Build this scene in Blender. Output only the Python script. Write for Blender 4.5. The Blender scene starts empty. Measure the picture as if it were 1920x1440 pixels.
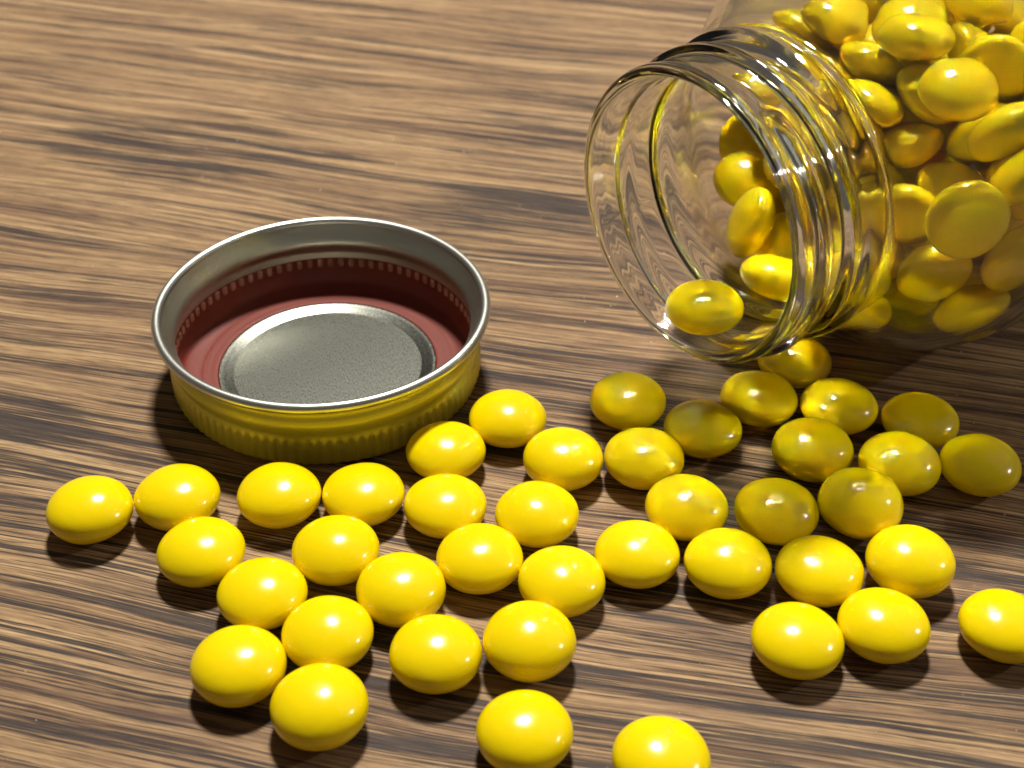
import bpy, bmesh, math, random
from mathutils import Vector, Matrix, Quaternion
random.seed(7)
U = 0.0078            # one layout unit = one candy radius = 7.8 mm
sc = bpy.context.scene
COL = sc.collection

# ------------------------------------------------------------------ camera
def make_camera():
    cd = bpy.data.cameras.new('camera'); co = bpy.data.objects.new('camera', cd); COL.objects.link(co)
    th = 0.661258; ro = -0.005827
    r = Vector((1, 0, 0)); fw = Vector((0, math.cos(th), -math.sin(th))); dn = fw.cross(r)
    r2 = r*math.cos(ro) + dn*math.sin(ro); dn2 = -r*math.sin(ro) + dn*math.cos(ro)
    m = Matrix((r2, -dn2, -fw)).transposed().to_4x4(); m.translation = Vector((0, 0, 23.3852*U))
    co.matrix_world = m
    cd.sensor_width = 36; cd.lens = 2626.65/1920*36
    cd.clip_start = 0.005; cd.clip_end = 20
    cd.dof.use_dof = True; cd.dof.focus_distance = 33.5*U; cd.dof.aperture_fstop = 25
    sc.camera = co
make_camera()

# ------------------------------------------------------------------ dim room light and lamps
w = bpy.data.worlds.new('World'); sc.world = w; w.use_nodes = True
bg = w.node_tree.nodes['Background']; bg.inputs[0].default_value = (1.0, 0.90, 0.80, 1); bg.inputs[1].default_value = 0.075
TARGET = Vector((1*U, 27*U, 0))
def lamp(name, az, el, dist, radius, watts, col):
    ld = bpy.data.lights.new(name, 'AREA'); ld.shape = 'ELLIPSE'
    ld.size, ld.size_y = radius if isinstance(radius, tuple) else (radius*2, radius*2)
    ld.energy = watts; ld.color = col
    lo = bpy.data.objects.new(name, ld); COL.objects.link(lo)
    a, e = math.radians(az), math.radians(el)
    dv = Vector((math.sin(a)*math.cos(e), math.cos(a)*math.cos(e), math.sin(e)))
    lo.location = TARGET + dv*dist; lo.rotation_euler = (-dv).to_track_quat('-Z', 'Y').to_euler()
    return lo
lamp('ceiling_lamp', 1.0, 62.2, 1.9, (0.25, 0.25), 56, (1.0, 0.955, 0.89))
lamp('side_lamp', 86.5, 29, 2.2, 0.028, 8.0, (1.0, 0.93, 0.84))

lamp('added_soft_light', 66, 42, 2.3, (2.6, 2.2), 3.0, (1.0, .96, .92))  # broad unseen lamp, added to give the jar glass pale reflections

sc.view_settings.view_transform = 'Standard'; sc.view_settings.look = 'None'
sc.view_settings.exposure = 0; sc.view_settings.gamma = 1
cy = sc.cycles
cy.use_denoising = True
cy.max_bounces = 16; cy.transmission_bounces = 14; cy.glossy_bounces = 6; cy.diffuse_bounces = 4; cy.transparent_max_bounces = 8
cy.caustics_reflective = True; cy.caustics_refractive = True
cy.sample_clamp_indirect = 600.0; cy.blur_glossy = 0.0

# ------------------------------------------------------------------ helpers
def mat(name):
    m = bpy.data.materials.new(name); m.use_nodes = True; nt = m.node_tree
    return m, nt, nt.nodes['Principled BSDF']
class NB:
    def __init__(s, nt): s.nt = nt
    def n(s, t, **kw):
        o = s.nt.nodes.new(t)
        for k, v in kw.items(): setattr(o, k, v)
        return o
    def L(s, a, b): s.nt.links.new(a, b)
    def val(s, sock, v):
        if hasattr(v, 'links') or isinstance(v, bpy.types.NodeSocket): s.L(v, sock)
        else: sock.default_value = v
    def math(s, op, a, b=0.0, clamp=False):
        o = s.n('ShaderNodeMath', operation=op); o.use_clamp = clamp
        s.val(o.inputs[0], a); s.val(o.inputs[1], b); return o.outputs[0]
    def noise(s, vec, scale, detail=2, rough=.5, dist=0.0, dims='3D'):
        o = s.n('ShaderNodeTexNoise'); s.L(vec, o.inputs['Vector']); o.inputs['Scale'].default_value = scale
        o.inputs['Detail'].default_value = detail; o.inputs['Roughness'].default_value = rough; o.inputs['Distortion'].default_value = dist
        return o.outputs['Fac']
    def xyz(s, x, y, z):
        o = s.n('ShaderNodeCombineXYZ')
        for i, v in enumerate((x, y, z)): s.val(o.inputs[i], v)
        return o.outputs[0]
    def ramp(s, f, stops, interp='LINEAR'):
        o = s.n('ShaderNodeValToRGB'); s.L(f, o.inputs[0]); cr = o.color_ramp; cr.interpolation = interp
        while len(cr.elements) < len(stops): cr.elements.new(.5)
        for e, (p, c) in zip(cr.elements, stops):
            e.position = p; e.color = (*c, 1) if len(c) == 3 else c
        return o.outputs[0]
    def mapr(s, v, a, b, c, d):
        o = s.n('ShaderNodeMapRange'); s.L(v, o.inputs[0])
        for i, q in enumerate((a, b, c, d)): o.inputs[i+1].default_value = q
        return o.outputs[0]
    def mix(s, f, a, b, mode='MIX'):
        o = s.n('ShaderNodeMix', data_type='RGBA', blend_type=mode)
        s.val(o.inputs[0], f)
        for i, v in ((6, a), (7, b)):
            if isinstance(v, tuple): o.inputs[i].default_value = (*v, 1) if len(v) == 3 else v
            else: s.L(v, o.inputs[i])
        return o.outputs[2]

def wood_material():
    m, nt, p = mat('streaked_wood'); b = NB(nt)
    tc = b.n('ShaderNodeTexCoord'); mp = b.n('ShaderNodeMapping')
    mp.inputs['Rotation'].default_value = (0, 0, math.radians(13)); mp.inputs['Scale'].default_value = (100, 100, 100)   # centimetres
    b.L(tc.outputs['Object'], mp.inputs[0])
    sp = b.n('ShaderNodeSeparateXYZ'); b.L(mp.outputs[0], sp.inputs[0]); l, wv = sp.outputs[0], sp.outputs[1]
    # slow wander of the grain, and a tighter swirl for the cathedral figure
    def ln(kl, kw, z, detail=2, rough=.5, dist=0.0, w_=None):
        return b.noise(b.xyz(b.math('MULTIPLY', l, kl), b.math('MULTIPLY', wv if w_ is None else w_, kw), z), 1, detail, rough, dist)
    w1 = ln(.05, .10, 3.0); w2 = ln(.14, .35, 9.0); w3 = ln(.9, 5.0, 5.0)
    ww = b.math('ADD', wv, b.math('MULTIPLY', b.math('SUBTRACT', w1, .5), 2.0))
    ww = b.math('ADD', ww, b.math('MULTIPLY', b.math('SUBTRACT', w2, .5), .32))
    ww = b.math('ADD', ww, b.math('MULTIPLY', b.math('SUBTRACT', w3, .5), .018))
    # tan ground with slow colour drift
    band = ln(.06, 1.1, 1.0, 3, .55, 0, ww)
    band2 = ln(.10, 7.0, 7.0, 4, .62, 0, ww)
    tone = b.math('ADD', b.math('MULTIPLY', band, .45), b.math('MULTIPLY', band2, .55))
    base = b.ramp(tone, [(.36, (.190, .115, .064)), (.45, (.300, .188, .096)), (.53, (.395, .257, .129)), (.63, (.490, .335, .176))])
    # short ray-fleck shimmer and fine fibres
    shim = ln(2.6, 17.0, 41.0, 3, .6, 0, ww)
    fine = ln(.45, 25.0, 2.0, 4, .68, 0, ww)
    fib = ln(1.0, 60.0, 4.0, 3, .6, 0, ww)
    c = b.mix(1.0, base, b.ramp(shim, [(.32, (.84, .83, .82)), (.5, (1, 1, 1)), (.68, (1.13, 1.12, 1.11))]), 'MULTIPLY')
    c = b.mix(1.0, c, b.ramp(fine, [(.36, (.56, .53, .51)), (.48, (.96, .96, .96)), (.66, (1.18, 1.17, 1.15))]), 'MULTIPLY')
    c = b.mix(1.0, c, b.ramp(fib, [(.32, (.78, .76, .75)), (.5, (1, 1, 1)), (.7, (1.10, 1.10, 1.10))]), 'MULTIPLY')
    # long thin red-brown growth lines
    def lines(kl, kw, z, wid, zp):
        n_ = ln(kl, kw, z, 2, .5, 0, ww)
        k_ = b.mapr(b.math('ABSOLUTE', b.math('SUBTRACT', n_, .5)), wid*.35, wid, 1, 0)
        return b.math('MULTIPLY', k_, b.mapr(ln(.18, 3.0, zp, 3, .6, 0, ww), .38, .58, 0, 1))
    l1 = lines(.03, 2.4, 51.0, .030, 52.0); l2 = lines(.045, 8.0, 55.0, .050, 56.0)
    c = b.mix(b.math('MULTIPLY', l1, .88, True), c, (.075, .043, .031))
    c = b.mix(b.math('MULTIPLY', l2, .75, True), c, (.11, .058, .042))
    # charcoal clumps of ragged short streaks
    clump = ln(.09, 2.6, 21.0, 3, .6, 0, ww)
    sw = b.n('ShaderNodeSeparateXYZ'); b.L(tc.outputs['Object'], sw.inputs[0])
    for cx, cy_, hl, hw in ((-.088, .338, .044, .015), (.008, .3045, .032, .011), (-.102, .222, .02, .006), (.085, .128, .05, .004)):
        ex = b.math('DIVIDE', b.math('SUBTRACT', sw.outputs[0], cx), hl)
        ey = b.math('DIVIDE', b.math('ADD', b.math('SUBTRACT', sw.outputs[1], cy_), b.math('MULTIPLY', b.math('SUBTRACT', sw.outputs[0], cx), .2)), hw)
        rr = b.math('ADD', b.math('MULTIPLY', ex, ex), b.math('MULTIPLY', ey, ey))
        rr = b.math('ADD', rr, b.math('MULTIPLY', b.math('SUBTRACT', w2, .5), 3.0))
        clump = b.math('ADD', clump, b.mapr(rr, .1, 1.5, .13, 0))
    clump = b.math('ADD', clump, b.mapr(sw.outputs[1], .20, .33, .036, -.022))
    rag = ln(.20, 18.0, 25.0, 4, .66, 0, ww)
    streak = b.mapr(b.math('ADD', clump, b.math('MULTIPLY', b.math('SUBTRACT', rag, .5), 1.05)), .540, .600, 0, 1)
    streak = b.math('MULTIPLY', streak, b.mapr(fine, .36, .48, .55, 1.0))
    c = b.mix(b.math('MULTIPLY', streak, .95, True), c, b.ramp(fib, [(.35, (.016, .013, .013)), (.65, (.066, .051, .046))]))
    # pores: short dark dashes
    po = ln(.8, 26.0, 13.0, 2, .5, 0, ww)
    poz = ln(.22, 2.2, 17.0, 3, .6, 0, ww)
    pore = b.math('MULTIPLY', b.mapr(po, .59, .66, 0, 1), b.mapr(poz, .42, .56, .15, 1))
    c = b.mix(b.math('MULTIPLY', pore, .75, True), c, (.035, .026, .026))
    b.L(c, p.inputs['Base Color'])
    rg = b.math('ADD', .46, b.math('MULTIPLY', fine, .22)); b.L(rg, p.inputs['Roughness'])
    p.inputs['Specular IOR Level'].default_value = .14
    hgt = b.math('SUBTRACT', b.math('MULTIPLY', fib, .35), b.math('ADD', b.math('MULTIPLY', pore, .9), b.math('MULTIPLY', streak, .4)))
    bp = b.n('ShaderNodeBump'); bp.inputs['Strength'].default_value = .6; bp.inputs['Distance'].default_value = .00012
    b.L(hgt, bp.inputs['Height']); b.L(bp.outputs[0], p.inputs['Normal'])
    return m

def candy_material():
    m, nt, p = mat('yellow_candy_shell'); b = NB(nt)
    tc = b.n('ShaderNodeTexCoord'); oi = b.n('ShaderNodeObjectInfo')
    f = b.noise(tc.outputs['Object'], 30, 4, .7)
    col = b.mix(b.math('MULTIPLY', oi.outputs['Random'], .6), (.88, .675, .001), (.865, .648, .001))
    c = b.mix(b.mapr(f, .3, .7, 0, .12), col, (.70, .50, .001))
    b.L(c, p.inputs['Base Color'])
    p.inputs['Roughness'].default_value = .165; p.inputs['IOR'].default_value = 1.48
    p.inputs['Subsurface Weight'].default_value = .22; p.inputs['Subsurface Radius'].default_value = (.0020, .0016, .0003)
    p.inputs['Subsurface Scale'].default_value = 1.0
    n2 = b.noise(tc.outputs['Object'], 7, 3, .6)
    bp = b.n('ShaderNodeBump'); bp.inputs['Strength'].default_value = .35; bp.inputs['Distance'].default_value = .00004
    b.L(n2, bp.inputs['Height']); b.L(bp.outputs[0], p.inputs['Normal'])
    return m

def glass_material():
    m = bpy.data.materials.new('clear_jar_glass'); m.use_nodes = True; nt = m.node_tree; b = NB(nt)
    for n in list(nt.nodes):
        if n.type != 'OUTPUT_MATERIAL': nt.nodes.remove(n)
    g = b.n('ShaderNodeBsdfGlass'); g.inputs['Color'].default_value = (.985, .992, .978, 1); g.inputs['Roughness'].default_value = 0.045
    g.inputs['IOR'].default_value = 1.5
    tc = b.n('ShaderNodeTexCoord')
    n1 = b.noise(tc.outputs['Object'], 240, 2); n2 = b.noise(tc.outputs['Object'], 520, 3)
    h = b.math('ADD', n1, b.math('MULTIPLY', n2, .16))
    bp = b.n('ShaderNodeBump'); bp.inputs['Strength'].default_value = .5; bp.inputs['Distance'].default_value = .00003
    b.L(h, bp.inputs['Height']); b.L(bp.outputs[0], g.inputs['Normal'])
    out = [n for n in nt.nodes if n.type == 'OUTPUT_MATERIAL'][0]; b.L(g.outputs[0], out.inputs[0])
    return m

def metal_material(name, col, rough, metallic=1.0, speck=0.0, scale=900, aniso=None, bump=.0):
    m, nt, p = mat(name); b = NB(nt)
    tc = b.n('ShaderNodeTexCoord')
    vec = tc.outputs['Object']
    if aniso:
        mp = b.n('ShaderNodeMapping'); mp.inputs['Rotation'].default_value = (0, 0, math.radians(28)); mp.inputs['Scale'].default_value = aniso
        b.L(vec, mp.inputs[0]); vec = mp.outputs[0]
    f = b.noise(vec, scale, 4, .65)
    lo = tuple(c*(1-speck) for c in col); hi = tuple(min(1, c*(1+speck)) for c in col)
    b.L(b.ramp(f, [(.3, lo), (.7, hi)]), p.inputs['Base Color'])
    p.inputs['Metallic'].default_value = metallic
    b.L(b.mapr(f, .3, .7, rough*.8, rough*1.25), p.inputs['Roughness'])
    if bump:
        bp = b.n('ShaderNodeBump'); bp.inputs['Strength'].default_value = .5; bp.inputs['Distance'].default_value = bump
        b.L(f, bp.inputs['Height']); b.L(bp.outputs[0], p.inputs['Normal'])
    return m

M_WOOD = wood_material(); M_CANDY = candy_material(); M_GLASS = glass_material()
M_YEL = metal_material('yellow_lacquered_metal', (.66, .60, .085), .38, .4, .02, 5000)
M_SIL = metal_material('pale_tinned_metal', (.62, .62, .51), .38, 1.0, .04, 4000)
M_RIM = metal_material('satin_rim_metal', (.72, .73, .66), .32, 1.0, .03, 5000)
M_DISC = metal_material('brushed_lid_metal', (.19, .195, .165), .28, 1.0, .05, 5000, (1, .3, 1), 0)
M_RED = metal_material('brick_red_seal', (.175, .028, .015), .55, 0.0, .06, 3000)
M_BEAD = metal_material('glint_tan_seal_bead', (.46, .24, .16), .40, .3, .06, 3000)  # tan colour paints in the highlights on the red seal's ribs
M_RED.node_tree.nodes['Principled BSDF'].inputs['Specular IOR Level'].default_value = .3

def mesh_obj(name, vs, fs, m, parent=None, smooth=True):
    me = bpy.data.meshes.new(name); me.from_pydata(vs, [], fs)
    me.materials.append(m)
    if smooth: me.polygons.foreach_set('use_smooth', [True]*len(me.polygons))
    me.update(); o = bpy.data.objects.new(name, me); COL.objects.link(o)
    if parent: o.parent = parent
    return o
def tag(o, label=None, cat=None, group=None, kind=None):
    for k, v in (('label', label), ('category', cat), ('group', group), ('kind', kind)):
        if v: o[k] = v

# ------------------------------------------------------------------ table
def build_table():
    bm = bmesh.new()
    x0, x1, y0, y1, t = -.85, .85, -.25, .95, .03
    bmesh.ops.create_cube(bm, size=1)
    for v in bm.verts:
        v.co = Vector(((x0+x1)/2 + v.co.x*(x1-x0), (y0+y1)/2 + v.co.y*(y1-y0), -t/2 + v.co.z*t))
    bmesh.ops.bevel(bm, geom=bm.edges[:], offset=.003, segments=3, affect='EDGES')
    me = bpy.data.meshes.new('table_top'); bm.to_mesh(me); bm.free(); me.materials.append(M_WOOD)
    o = bpy.data.objects.new('table_top', me); COL.objects.link(o); tag(o, kind='structure', label='brown wooden table top with dark streaked grain')
build_table()

# ------------------------------------------------------------------ candies
def candy_mesh(name, ex, seed):
    from mathutils import noise as mn
    bm = bmesh.new(); bmesh.ops.create_uvsphere(bm, u_segments=56, v_segments=36, radius=1.0)
    for v in bm.verts:
        r = math.hypot(v.co.x, v.co.y); z = v.co.z
        if abs(z) < .9999 and r > 1e-5:      # slightly lens-like super-ellipse section
            k = (r**ex + abs(z)**ex)**(-1/ex)*(1 + .022*mn.noise(v.co*1.1 + Vector((seed*7.3, 0, seed))) + .004*mn.noise(v.co*5 + Vector((seed, 3, 1)))); v.co.x *= k; v.co.y *= k; v.co.z *= k
    me = bpy.data.meshes.new(name); bm.to_mesh(me); bm.free(); me.materials.append(M_CANDY)
    me.polygons.foreach_set('use_smooth', [True]*len(me.polygons)); return me
CM = [candy_mesh('candy', 2.0 + .06*math.sin(i*2.1), i+1) for i in range(7)]
def candy(loc, a, c, q, label, group, i):
    o = bpy.data.objects.new('candy', CM[(i*3) % 7]); COL.objects.link(o)
    o.location = Vector(loc)*U; o.rotation_mode = 'QUATERNION'; o.rotation_quaternion = q
    o.scale = (a*U, a*U, c*U); tag(o, label, 'candy', group)
    return o
TABLE=[["A", -9.985, 24.337, 1.01, 0.602],
 ["B", -8.002, 24.817, 1.02, 0.579],
 ["C", -5.582, 24.913, 1.011, 0.579],
 ["D", -7.109, 22.997, 1.008, 0.56],
 ["E", -5.525, 21.707, 1.003, 0.55],
 ["F", -5.719, 19.599, 1.008, 0.587],
 ["G", -3.891, 18.506, 1.007, 0.617],
 ["H", -3.936, 20.503, 0.991, 0.583],
 ["I", -3.564, 25.013, 0.997, 0.526],
 ["J", -1.577, 24.626, 0.996, 0.527],
 ["K", 0.615, 24.315, 0.997, 0.565],
 ["L", -4.031, 23.053, 1.007, 0.586],
 ["M", -2.443, 21.822, 1.002, 0.597],
 ["N", -0.715, 22.829, 0.997, 0.558],
 ["O", 1.142, 22.129, 0.987, 0.559],
 ["P", -1.584, 19.959, 0.994, 0.588],
 ["Q", 0.402, 20.28, 1.005, 0.645],
 ["R", -1.64, 26.622, 1.001, 0.53],
 ["S", -0.102, 27.904, 1.001, 0.553],
 ["T", 1.284, 26.293, 0.999, 0.588],
 ["U", 3.029, 28.64, 1.001, 0.56],
 ["V", 3.29, 26.35, 1.0, 0.569],
 ["W", 4.881, 27.569, 0.996, 0.52],
 ["X", 4.174, 24.558, 0.997, 0.588],
 ["Y", 2.899, 23.034, 0.99, 0.532],
 ["Z", 4.937, 22.708, 1.002, 0.584],
 ["AA", 7.002, 22.517, 1.002, 0.544],
 ["AB", 9.096, 22.749, 1.002, 0.629],
 ["AC", 6.17, 20.423, 0.997, 0.546],
 ["AD", 8.11, 20.859, 0.992, 0.56],
 ["AE", 10.763, 20.893, 0.983, 0.536],
 ["AF", 6.478, 28.808, 1.012, 0.536],
 ["AG", 8.533, 28.515, 1.006, 0.53],
 ["AH", 10.541, 28.017, 0.997, 0.481],
 ["AI", 7.523, 26.663, 1.013, 0.611],
 ["AJ", 9.584, 26.148, 1.01, 0.615],
 ["AK", 11.585, 26.16, 0.991, 0.575],
 ["AL", 6.3, 24.444, 1.005, 0.592],
 ["AM", 8.303, 24.593, 1.005, 0.72],
 ["AN", 7.669, 30.426, 0.997, 0.562],
 ["AO", 0.298, 17.943, 0.981, 0.556],
 ["AP", 2.99, 17.295, 0.98, 0.555]]
JARM=[["N1", 4.847, 29.106, 3.228, 0.023, 0.998, -0.061, 0.021],
 ["N2", 6.862, 30.404, 3.267, 0.187, 0.973, 0.002, -0.137],
 ["N3", 6.39, 32.447, 3.695, 0.03, -0.798, 0.127, -0.589],
 ["N4", 6.63, 34.823, 3.654, 0.054, 0.01, -0.184, 0.981],
 ["N5", 6.858, 36.773, 3.881, 0.058, -0.095, -0.164, 0.98],
 ["N6", 7.669, 33.16, 2.494, 0.063, 0.077, -0.325, 0.94],
 ["P1", 10.721, 28.662, 6.158, 0.16, 0.166, -0.676, 0.7],
 ["P2", 10.473, 29.504, 4.146, 0.492, 0.801, -0.267, 0.212],
 ["P3", 12.511, 29.563, 4.548, 0.276, 0.724, -0.36, 0.52],
 ["P4", 11.873, 29.922, 2.729, 0.343, 0.876, -0.225, 0.255],
 ["M1", 8.246, 29.039, 4.197, 0.481, 0.862, -0.139, 0.077],
 ["M3", 8.974, 30.466, 2.346, 0.329, 0.929, 0.04, -0.162]]
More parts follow.
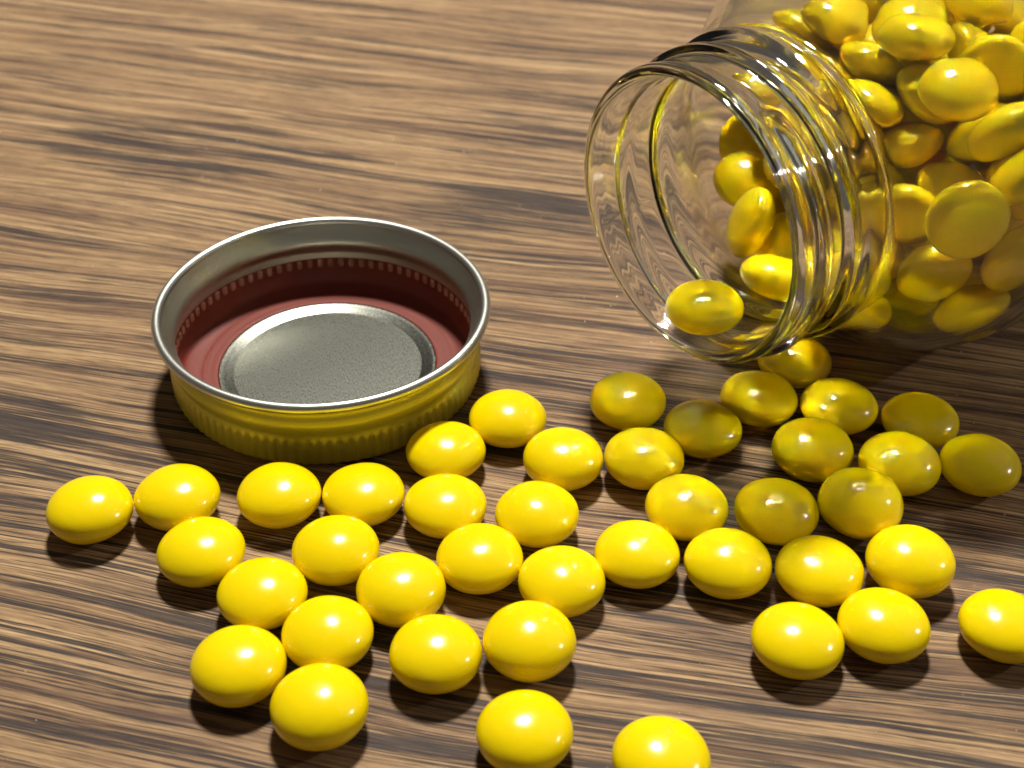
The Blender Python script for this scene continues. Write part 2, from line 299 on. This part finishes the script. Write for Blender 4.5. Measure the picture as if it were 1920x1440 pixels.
JARS=[[10.953, 37.603, 3.816, 0.921, 0.325, 0.211, 0.049],
 [14.953, 35.905, 1.633, 0.968, 0.002, 0.251, 0.022],
 [16.008, 33.21, 4.336, 0.149, -0.667, 0.726, -0.073],
 [10.737, 34.059, 2.253, 0.438, 0.362, 0.27, 0.778],
 [11.509, 34.678, 3.4, 0.982, 0.143, -0.015, 0.124],
 [12.098, 34.221, 1.044, 0.997, -0.036, 0.025, 0.07],
 [9.06, 34.579, 2.202, 0.983, -0.183, -0.025, 0.008],
 [15.275, 32.628, 3.192, 0.994, -0.057, 0.067, 0.063],
 [9.73, 34.059, 3.537, 0.986, -0.015, -0.168, -0.011],
 [17.893, 34.305, 4.398, 0.97, -0.16, 0.05, -0.174],
 [11.895, 37.024, 1.706, 0.853, -0.454, 0.153, -0.207],
 [12.217, 40.046, 3.032, 0.899, 0.206, 0.387, -0.008],
 [13.523, 33.471, 2.975, 0.996, -0.064, 0.041, 0.051],
 [9.194, 31.516, 3.412, 0.938, 0.062, 0.074, 0.333],
 [15.645, 35.057, 4.722, 0.001, -0.831, -0.514, 0.212],
 [16.99, 33.489, 3.285, 0.816, -0.177, -0.492, -0.244],
 [12.928, 38.431, 1.59, 0.962, 0.219, -0.046, 0.154],
 [10.12, 34.496, 1.079, 0.975, 0.072, 0.073, 0.198],
 [15.255, 36.34, 2.854, 0.232, -0.067, 0.136, -0.961],
 [9.981, 36.27, 1.948, 0.015, 0.954, 0.027, 0.298],
 [11.699, 32.865, 3.117, 0.924, -0.314, 0.07, -0.208],
 [15.256, 34.587, 3.376, 0.949, 0.023, -0.305, -0.081],
 [12.367, 34.463, 2.215, 0.993, -0.047, 0.082, -0.065],
 [13.647, 40.167, 3.834, 0.363, -0.697, 0.56, -0.264],
 [14.199, 35.572, 3.962, 0.969, -0.222, 0.012, 0.11],
 [12.491, 37.764, 3.016, 0.96, 0.032, -0.184, 0.209],
 [11.052, 31.612, 2.803, 0.908, -0.368, -0.109, -0.165],
 [14.168, 33.743, 4.247, 0.387, -0.173, -0.815, 0.395],
 [15.41, 31.478, 4.559, 0.617, 0.726, 0.209, 0.22],
 [13.969, 36.606, 5.071, 0.972, 0.199, -0.074, 0.103],
 [12.485, 31.47, 4.419, 0.317, 0.661, 0.675, 0.088],
 [16.435, 36.645, 1.692, 0.487, 0.588, 0.211, -0.61],
 [10.985, 36.43, 4.463, 0.86, 0.263, -0.046, 0.435],
 [15.011, 37.51, 4.219, 0.925, 0.272, 0.265, -0.016],
 [12.844, 36.939, 4.093, 0.994, 0.086, 0.028, -0.066],
 [14.23, 32.831, 1.993, 0.948, -0.251, -0.176, -0.088],
 [8.705, 37.494, 3.836, 0.962, 0.095, -0.256, 0.033],
 [11.654, 36.07, 2.97, 0.693, 0.358, 0.208, -0.591],
 [13.691, 36.568, 1.028, 0.994, 0.092, 0.045, 0.043],
 [10.952, 32.727, 1.264, 0.957, -0.223, 0.184, 0.016],
 [14.777, 38.208, 1.108, 0.735, 0.101, 0.08, -0.666],
 [13.853, 32.027, 3.895, 0.974, 0.035, -0.161, -0.155],
 [10.602, 31.669, 4.16, 0.009, 0.515, 0.852, -0.098],
 [13.486, 35.265, 2.82, 0.381, 0.905, 0.023, -0.19],
 [16.902, 35.231, 3.236, 0.966, -0.221, -0.128, 0.028],
 [12.378, 35.136, 4.502, 0.997, -0.071, 0.013, 0.014],
 [12.559, 33.422, 4.06, 0.032, 0.244, 0.967, -0.07],
 [12.428, 32.563, 1.738, 0.961, -0.052, 0.231, -0.14],
 [9.691, 37.826, 2.939, 0.328, 0.166, 0.283, -0.886],
 [8.414, 36.428, 2.507, 0.98, 0.186, 0.066, 0.03],
 [14.33, 38.348, 3.439, 0.987, 0.132, 0.06, -0.062],
 [12.457, 41.215, 4.562, 0.506, -0.689, -0.511, -0.086],
 [13.6, 37.06, 2.342, 0.958, -0.008, -0.282, 0.04],
 [15.167, 37.969, 2.308, 0.985, 0.069, -0.084, -0.131],
 [10.72, 39.4, 3.943, 0.522, 0.165, 0.3, -0.782],
 [7.255, 34.834, 2.289, 0.901, 0.254, 0.296, 0.191],
 [11.371, 35.783, 1.347, 0.959, -0.27, -0.005, -0.084],
 [16.524, 36.502, 3.819, 0.809, -0.307, 0.337, 0.371],
 [9.918, 35.803, 3.196, 0.082, 0.422, 0.871, 0.24],
 [13.9, 39.465, 2.47, 0.982, -0.126, 0.114, 0.079],
 [15.458, 34.091, 2.008, 0.859, -0.269, 0.246, 0.359],
 [15.948, 37.307, 5.191, 0.284, -0.564, -0.668, 0.393],
 [17.092, 35.009, 2.017, 0.951, -0.226, -0.208, -0.037],
 [13.93, 34.642, 1.257, 0.985, -0.144, 0.095, -0.026],
 [11.167, 38.542, 2.363, 0.937, 0.296, 0.174, -0.058],
 [11.004, 33.404, 4.655, 0.112, 0.698, 0.697, 0.12],
 [7.736, 33.586, 4.554, 0.982, -0.079, 0.173, -0.009],
 [16.984, 35.678, 5.152, 0.064, -0.95, -0.212, 0.22],
 [10.224, 34.86, 5.78, 0.974, 0.003, 0.136, 0.184],
 [10.682, 37.721, 5.746, 0.896, 0.078, -0.247, 0.36],
 [12.082, 34.231, 5.879, 0.642, -0.734, -0.078, -0.207],
 [14.242, 37.971, 5.909, 0.661, -0.397, 0.452, 0.448],
 [8.387, 35.625, 6.152, 0.026, -0.968, -0.249, 0.037],
 [12.891, 30.887, 5.874, 0.931, 0.315, -0.184, -0.032],
 [17.858, 34.392, 5.7, 0.019, 0.018, -0.146, 0.989],
 [13.123, 39.309, 6.108, 0.026, 0.439, -0.842, -0.313],
 [12.925, 32.78, 5.377, 0.199, 0.792, 0.547, 0.184],
 [9.198, 32.551, 4.491, 0.861, -0.454, -0.05, 0.226],
 [17.212, 33.608, 6.631, 0.007, 0.777, 0.619, 0.111],
 [14.495, 30.966, 5.751, 0.937, 0.076, -0.34, 0.008],
 [12.968, 39.921, 5.025, 0.99, 0.136, 0.004, 0.025],
 [15.229, 35.956, 6.077, 0.481, -0.139, -0.783, 0.368],
 [10.796, 39.73, 5.665, 0.557, 0.602, -0.572, 0.0],
 [16.046, 34.053, 5.775, 0.861, 0.285, 0.324, 0.27],
 [14.696, 32.629, 5.26, 0.895, 0.354, 0.263, 0.065],
 [8.565, 37.986, 5.472, 0.974, -0.197, 0.059, -0.1],
 [14.526, 38.932, 6.82, 0.278, 0.761, -0.586, 0.005],
 [11.267, 31.654, 5.275, 0.997, -0.023, 0.05, -0.045],
 [9.812, 38.813, 4.795, 0.937, 0.247, -0.244, -0.025],
 [13.013, 36.777, 6.269, 0.114, -0.039, -0.991, 0.056],
 [14.252, 33.928, 6.109, 0.572, -0.403, -0.534, -0.475],
 [7.575, 35.162, 5.181, 0.933, -0.05, 0.256, 0.249],
 [9.311, 38.937, 6.365, 0.813, -0.549, -0.017, 0.191],
 [11.136, 36.123, 6.493, 0.924, -0.064, -0.182, -0.331],
 [12.03, 40.736, 5.973, 0.961, 0.026, -0.184, -0.205],
 [12.296, 37.686, 5.297, 0.171, -0.97, 0.165, -0.047],
 [9.332, 36.433, 5.166, 0.985, -0.109, -0.093, 0.095],
 [16.562, 32.324, 5.753, 0.297, 0.231, 0.865, -0.331],
 [8.641, 33.761, 5.491, 0.974, 0.077, 0.181, -0.109],
 [10.311, 32.952, 5.751, 0.958, -0.17, -0.186, -0.136],
 [13.89, 35.21, 5.462, 0.207, -0.762, -0.554, -0.262],
 [16.574, 36.446, 6.59, 0.375, -0.71, 0.584, -0.115],
 [11.933, 35.839, 5.519, 0.133, 0.716, 0.685, -0.014],
 [9.758, 34.931, 4.612, 0.994, -0.097, 0.021, -0.05],
 [12.119, 32.668, 6.322, 0.276, -0.216, 0.915, -0.2],
 [14.754, 39.089, 5.087, 0.605, 0.269, -0.659, 0.356],
 [12.554, 38.753, 4.109, 0.938, -0.332, 0.098, 0.027],
 [6.919, 36.783, 5.911, 0.829, 0.119, -0.055, 0.543],
 [12.36, 35.266, 7.258, 0.877, -0.089, 0.431, -0.195],
 [14.224, 30.926, 7.049, 0.996, -0.044, -0.039, -0.062],
 [15.133, 32.644, 6.637, 0.219, 0.415, -0.213, 0.857],
 [16.047, 35.939, 7.616, 0.942, 0.318, -0.108, -0.027],
 [9.187, 33.457, 6.608, 0.957, -0.088, 0.043, -0.273],
 [9.771, 36.959, 6.543, 0.907, -0.109, -0.408, -0.012],
 [13.146, 40.741, 7.088, 0.808, -0.046, 0.384, 0.445],
 [8.055, 37.536, 6.776, 0.987, 0.004, 0.118, -0.105],
 [16.191, 34.081, 7.495, 0.152, -0.879, 0.293, -0.344],
 [10.821, 33.491, 6.98, 0.211, -0.487, -0.842, 0.098],
 [11.603, 38.96, 6.983, 0.904, 0.426, -0.037, -0.022],
 [14.044, 35.299, 6.913, 0.971, 0.023, -0.235, -0.04],
 [12.39, 29.714, 6.795, 0.868, -0.31, -0.185, 0.341],
 [14.263, 37.115, 7.312, 0.856, 0.458, 0.218, -0.102],
 [11.483, 37.424, 7.267, 0.304, -0.487, -0.23, -0.786],
 [9.728, 30.289, 5.283, 0.832, -0.451, 0.268, 0.181],
 [13.831, 34.27, 7.865, 0.895, 0.326, -0.297, 0.064],
 [12.018, 30.934, 7.235, 0.88, -0.32, -0.317, -0.152],
 [13.094, 38.221, 7.33, 0.723, 0.096, 0.678, 0.094],
 [13.603, 32.538, 7.054, 0.597, -0.006, -0.721, -0.352],
 [9.507, 34.948, 7.085, 0.971, -0.209, 0.115, -0.02],
 [8.757, 36.587, 7.622, 0.061, -0.406, 0.896, 0.17],
 [10.728, 36.032, 7.733, 0.193, -0.408, 0.882, 0.134],
 [9.735, 38.194, 7.759, 0.979, 0.201, -0.038, -0.026],
 [14.003, 39.512, 8.002, 0.156, 0.441, -0.884, 0.019],
 [17.761, 34.991, 7.209, 0.263, -0.061, -0.842, 0.468],
 [12.448, 33.563, 7.642, 0.37, -0.47, -0.378, -0.707],
 [11.093, 32.148, 7.754, 0.144, -0.989, -0.011, -0.021],
 [15.778, 31.896, 7.389, 0.886, 0.206, 0.415, -0.027],
 [10.449, 34.351, 8.151, 0.997, -0.039, 0.023, 0.056],
 [15.784, 37.78, 7.719, 0.605, 0.611, -0.184, -0.476],
 [12.766, 36.681, 8.239, 0.996, 0.076, -0.009, -0.044]]
TL = {
'A': 'leftmost yellow candy of all, lying apart on the bare wood',
'B': 'second candy from the left end of the spill, touching the leftmost candy',
'C': 'candy in front of the lid, left one of the two directly below it',
'D': 'candy tucked diagonally below the second candy from the left end',
'E': 'candy at the left edge of the lower clump, topmost of its left side',
'F': 'left candy of the bottom pair at the lower left of the spill',
'G': 'lowest candy of the lower left clump, standing nearest the camera there',
'H': "candy in the lower left clump, wedged above the clump's lowest candy",
'I': 'candy in front of the lid, right one of the two directly below it',
'J': 'yellow candy just in front of the candy that leans against the lid',
'K': 'yellow candy at the left rim of the bare wood gap in mid spill',
'L': 'yellow candy in the second row, below the gap between the two candies under the lid',
'M': 'candy above the lone gap, between the second row and the lower left clump',
'N': 'yellow candy in mid spill resting between three others, left of the lowest mid pair',
'O': 'candy at the right end of the mid chain, beside the central patch of bare wood',
'P': 'left one of two large candies side by side at the lower middle',
'Q': 'right one of two large candies side by side at the lower middle',
'R': 'yellow candy touching the right front of the yellow metal lid',
'S': 'yellow candy right of the lid, the farthest back of its small cluster',
'T': "left one of a touching pair midway between the lid and the jar mouth's shadow",
'U': 'shaded candy just below the jar mouth, leftmost of the back row',
'V': "right one of a touching pair midway between the lid and the jar mouth's shadow",
'W': 'shaded candy in the back row, diagonally right of the leftmost one below the jar mouth',
'X': 'bright yellow candy left of the dull shaded one in mid spill',
'Y': 'bright candy right of the central bare wood patch, a neighbour at its lower right',
'Z': 'left one of three bright candies in a row at the right of the spill',
'AA': 'middle one of three bright candies in a row at the right of the spill',
'AB': 'right one of three bright candies in a row at the right of the spill',
'AC': 'left one of a touching pair at the lower right of the spill',
'AD': 'right one of a touching pair at the lower right of the spill',
'AE': 'lone yellow candy cut by the right edge of the picture',
'AF': 'candy with light ripples below the jar lip, in front of the half hidden one',
'AG': 'candy with a bright light patch on its left half, below the jar neck',
'AH': 'flat shaded candy under the jar shoulder with hardly any highlight',
'AI': 'candy with several broken highlights in the jar\'s shadow, touching two shaded ones',
'AJ': 'shaded candy under the jar with a highlight at its left, second from the right end',
'AK': 'rightmost shaded candy of the row under the jar, beside the dark wood',
'AL': 'dull olive yellow candy wholly in the jar\'s shadow in mid spill',
'AM': 'tilted round candy leaning over its neighbours, its left side in the jar\'s shadow',
'AN': 'candy half hidden under the neck of the glass jar',
'AO': 'single candy at the bottom middle of the picture, near the camera',
'AP': 'single candy cut by the bottom edge of the picture',
}
TGROUP = 'yellow candies spilled on the wooden table'
for i, (k, x, y, a, c) in enumerate(TABLE):
    q = Quaternion((0, 0, 1), random.uniform(0, 6.28))
    candy((x, y, c + .004), a, c, q, TL[k], TGROUP, i)
JL = {
'N1': 'bright candy lying alone in the mouth of the jar',
'N2': 'candy partly behind the jar\'s lip, just inside the neck',
'N3': 'upright tilted candy at the front of the pile seen through the open mouth',
'N4': 'candy lying flat in the pile seen through the mouth, second from its top',
'N5': 'topmost candy of the pile seen through the jar\'s open mouth',
'N6': 'small visible piece of candy deep behind the upright one in the jar\'s neck',
'P1': 'large round candy pressed face-on against the front glass of the jar',
'P2': 'candy just below left of the round face-on one behind the glass',
'P3': 'candy right of the round face-on one, cut by the picture\'s right edge',
'P4': 'lowest candy behind the front glass, below the round face-on one',
}
JL.update({'M1': 'candy smeared by the glass threads low on the right of the neck', 'M2': 'candy at the right end of the neck, just left of the round face-on one',
 'M3': 'candy low behind the jar\'s last neck ring, deep in shadow'})
JGROUP = 'yellow candies inside the glass jar'
for i, r in enumerate(JARM):
    candy(r[1:4], .985, .565, Quaternion(r[4:8]).normalized(), JL[r[0]], JGROUP, i)
for i, r in enumerate(JARS):
    candy(r[0:3], random.uniform(.97, .995), random.uniform(.55, .585), Quaternion(r[3:7]).normalized(), 'yellow candy packed in the pile behind the jar glass', JGROUP, i)

# ------------------------------------------------------------------ jar
def cubic(pts, n):
    # Catmull-Rom through (s, r) points
    out = []
    P = [pts[0]] + list(pts) + [pts[-1]]
    for i in range(1, len(P)-2):
        for k in range(n):
            t = k/n; a, b, c, d = P[i-1], P[i], P[i+1], P[i+2]
            out.append(tuple(.5*((2*b[j]) + (-a[j]+c[j])*t + (2*a[j]-5*b[j]+4*c[j]-d[j])*t*t + (-a[j]+3*b[j]-3*c[j]+d[j])*t**3) for j in (0, 1)))
    out.append(pts[-1]); return out
def sstep(x): x = max(0, min(1, x)); return x*x*(3-2*x)
def build_jar():
    C0 = Vector((4.0256, 28.6878, 6.03)); ph = math.radians(52.207)
    outer = cubic([(0.0, 3.585), (.025, 3.66), (.10, 3.715), (.24, 3.735), (.42, 3.70), (.7, 3.66), (1.2, 3.66), (1.8, 3.67), (2.2, 3.70), (2.5, 3.74), (2.85, 3.80), (3.25, 3.98), (3.8, 4.30), (4.4, 4.70),
                   (5.1, 5.17), (5.8, 5.55), (6.6, 5.85), (7.4, 5.985), (8.2, 6.0), (10, 6.0), (12, 6.0), (14.2, 6.0), (15.0, 5.93), (15.5, 5.65), (15.75, 5.2), (15.78, 4.6), (15.6, 4.0), (15.4, 3.0), (15.35, 1.5), (15.35, 0.0)], 8)
    inner = cubic([(0.0, 3.585), (.02, 3.50), (.09, 3.43), (.25, 3.38), (.5, 3.34), (1.2, 3.32), (2.0, 3.32), (2.7, 3.36), (3.2, 3.56), (3.8, 3.92), (4.4, 4.30),
                   (5.1, 4.78), (5.8, 5.19), (6.6, 5.52), (7.4, 5.66), (8.2, 5.68), (10, 5.68), (12, 5.68), (13.9, 5.66), (14.6, 5.45), (14.95, 4.9), (15.0, 4.0), (15.0, 2.0), (15.0, 0.0)], 7)
    def dense(pts, s0, s1, st):
        out = [pts[0]]
        for (a, ra), (b_, rb) in zip(pts, pts[1:]):
            n = max(1, math.ceil((b_-a)/st)) if (b_ > a and b_ > s0 and a < s1) else 1
            for k in range(1, n+1): out.append((a+(b_-a)*k/n, ra+(rb-ra)*k/n))
        return out
    outer = dense(outer, .35, 3.1, .022)
    NT = 540; T0 = math.radians(65); TURN = 2*math.pi*1.32
    def ridge(s, th):
        if s < .35 or s > 3.1: return 0.0
        e = 0.0
        t = (T0 - th) % (2*math.pi)
        while t < TURN:
            sc_ = .62 + .92*t/(2*math.pi)
            amp = .21*sstep(t/.25)*sstep((TURN-t)/.35)
            d_ = (s-sc_)/.19
            if d_ > 0: d_ *= .8
            e = max(e, amp*math.exp(-abs(d_)**3.2)); t += 2*math.pi
        d_ = (s-2.55)/.26; e = max(e, .24*math.exp(-abs(d_)**2.2))
        return e
    def seam(s, th):
        e = 0
        for a in (math.radians(28), math.radians(208)):
            dth = abs((th-a+math.pi) % (2*math.pi)-math.pi)*4
            e += .008*math.exp(-(dth/.07)**2)
        return e
    vs, fs = [], []
    rnd = [random.uniform(0, 6.28) for _ in range(8)]
    def wob(s, th): return .004*(math.sin(2*th+rnd[0]+s*.7)+.6*math.sin(3*th+rnd[1]-s*1.1)+.5*math.sin(5*th+rnd[2]+s*1.9))
    def ringv(s, r, th, out):
        if out: r = r + ridge(s, th) + (seam(s, th) if .35 < s < 2.9 else 0)
        elif .4 < s < 14: r = r + .8*wob(s, th) + .0*ridge(s, th)
        return (r*math.cos(th), s, r*math.sin(th))
    rings = [(s, r, True) for s, r in reversed(outer[1:-1])] + [(outer[0][0], outer[0][1], True)] + [(s, r, False) for s, r in inner[1:-1]]
    for s, r, o in rings:
        for j in range(NT): vs.append(ringv(s, r, 2*math.pi*j/NT, o))
    for i in range(len(rings)-1):
        for j in range(NT):
            a = i*NT+j; b_ = i*NT+(j+1) % NT
            fs.append((a, b_, b_+NT, a+NT))
    vs.append((0, outer[-1][0], 0)); e0 = len(vs)-1; vs.append((0, inner[-1][0], 0)); e1 = len(vs)-1
    for j in range(NT):
        fs.append((e0, (j+1) % NT, j)); k = (len(rings)-1)*NT; fs.append((e1, k+j, k+(j+1) % NT))
    vs = [(x*U, y*U, z*U) for x, y, z in vs]
    o = mesh_obj('glass_jar', vs, fs, M_GLASS)
    bm = bmesh.new(); bm.from_mesh(o.data); bmesh.ops.recalc_face_normals(bm, faces=bm.faces[:]); bm.to_mesh(o.data); bm.free()
    m = Matrix((Vector((math.cos(ph), -math.sin(ph), 0)), Vector((math.sin(ph), math.cos(ph), 0)), Vector((0, 0, 1)))).transposed().to_4x4()
    m.translation = C0*U; o.matrix_world = m
    tag(o, 'clear glass jar lying on its side with threaded open mouth, full of yellow candies', 'jar')
build_jar()

# ------------------------------------------------------------------ lid
def lathe(name, prof, m, parent, NT=420, mod=None):
    vs, fs = [], []
    n = len(prof)
    for s, (r, z) in enumerate(prof):
        for j in range(NT):
            th = 2*math.pi*j/NT; rr, zz = (r, z) if mod is None else mod(r, z, th)
            vs.append((rr*math.cos(th)*U, rr*math.sin(th)*U, zz*U))
    for i in range(n-1):
        for j in range(NT):
            a = i*NT+j; b_ = i*NT+(j+1) % NT; fs.append((a, b_, b_+NT, a+NT))
    if prof[0][0] < .02: pass
    return mesh_obj(name, vs, fs, m, parent)
def build_lid():
    X, Y = -5.06, 30.70
    root = bpy.data.objects.new('jar_lid', None); COL.objects.link(root); root.location = (X*U, Y*U, .003*U); root.empty_display_size = .01
    tag(root, 'upturned yellow metal screw lid showing its red seal ring', 'lid')
    NR = 84
    def ribs(r, z, th):
        if .04 < z < .95:
            k = sstep((z-.04)/.14)*sstep((.95-z)/.2)
            w_ = .5+.5*math.cos(98*th); return r + .048*k*(w_**.7 - .5), z
        return r, z
    sk = cubic([(.005, .0), (2.0, .0), (3.6, .0), (3.95, .012), (4.08, .07), (4.16, .18), (4.17, .5), (4.16, .8), (4.13, .95), (4.13, 1.05), (4.20, 1.22), (4.225, 1.36), (4.19, 1.5), (4.13, 1.63), (4.13, 1.74), (4.17, 1.88), (4.22, 1.98), (4.28, 2.03)], 6)
    lathe('skirt', sk, M_YEL, root, 98*9, ribs)
    curl = [(4.345+.135*math.cos(a), 2.075+.135*math.sin(a)) for a in [math.radians(-115+i*330/30) for i in range(31)]]
    lathe('rim_curl', curl, M_RIM, root)
    iw = cubic([(4.235, 2.13), (4.18, 2.02), (4.12, 1.9), (4.05, 1.78), (3.98, 1.66), (3.94, 1.55), (3.96, 1.45), (4.03, 1.32), (4.07, 1.2), (4.06, 1.1), (4.05, 1.0)], 5)
    lathe('inner_wall', iw, M_SIL, root)
    def ribin(r, z, th):
        if .68 < z < 1.0:
            k = sstep((z-.68)/.12)*sstep((1.0-z)/.1); return r - .0*k*(.5+.5*math.cos(NR*th))**1.5, z
        return r, z
    se = cubic([(4.05, 1.02), (4.04, .95), (4.04, .8), (4.03, .6), (3.98, .42), (3.88, .26), (3.62, .17), (3.46, .15), (3.38, .158), (3.28, .16), (3.18, .156), (3.05, .16), (2.99, .15), (2.95, .11)], 6)
    lathe('seal_ring', se, M_RED, root, 84*8, ribin)
    def beadm(r, z, th): return r - .10*sstep((z-.66)/.12)*sstep((1.0-z)/.05)*(.5+.5*math.cos(NR*th))**1.4, z
    lathe('bead_ridge', [(4.10, .64), (4.075, .66), (4.075, .70), (4.075, .74), (4.075, .79), (4.075, .84), (4.075, .89), (4.075, .93), (4.075, .96), (4.075, 1.0), (4.10, 1.02)], M_BEAD, root, 84*8, beadm)
    dp = cubic([(3.0, .10), (2.96, .15), (2.91, .162), (2.84, .150), (2.74, .122), (2.64, .095), (2.58, .078), (2.54, .074), (2.3, .074), (1.2, .076), (.005, .078)], 6)
    lathe('center_panel', dp, M_DISC, root)
build_lid()

# ------------------------------------------------------------------ a little sugar dust on the wood
def build_dust():
    m, nt, p = mat('sugar_dust'); p.inputs['Base Color'].default_value = (.75, .70, .60, 1); p.inputs['Roughness'].default_value = .4
    rr = random.Random(5); vs, fs = [], []
    for _ in range(170):
        x, y = rr.uniform(-14, 15), rr.uniform(15, 44)
        if any((x-t[1])**2+(y-t[2])**2 < 1.1 for t in TABLE) or (x+5.06)**2+(y-30.7)**2 < 21: continue
        z = rr.choice((.010, .013, .018, .026)); a = rr.uniform(0, 6.28); k = len(vs)
        for j in range(4):
            q = rr.uniform(.7, 1.4)*z; vs.append(((x+q*math.cos(a+j*1.57)*1.5)*U, (y+q*math.sin(a+j*1.57))*U, .0004*U))
        vs.append((x*U, y*U, z*1.3*U))
        for j in range(4): fs.append((k+j, k+(j+1) % 4, k+4))
    o = mesh_obj('sugar_dust', vs, fs, m, smooth=False); o['kind'] = 'stuff'; o['label'] = 'tiny pale crumbs of sugar dust scattered on the wood'
build_dust()
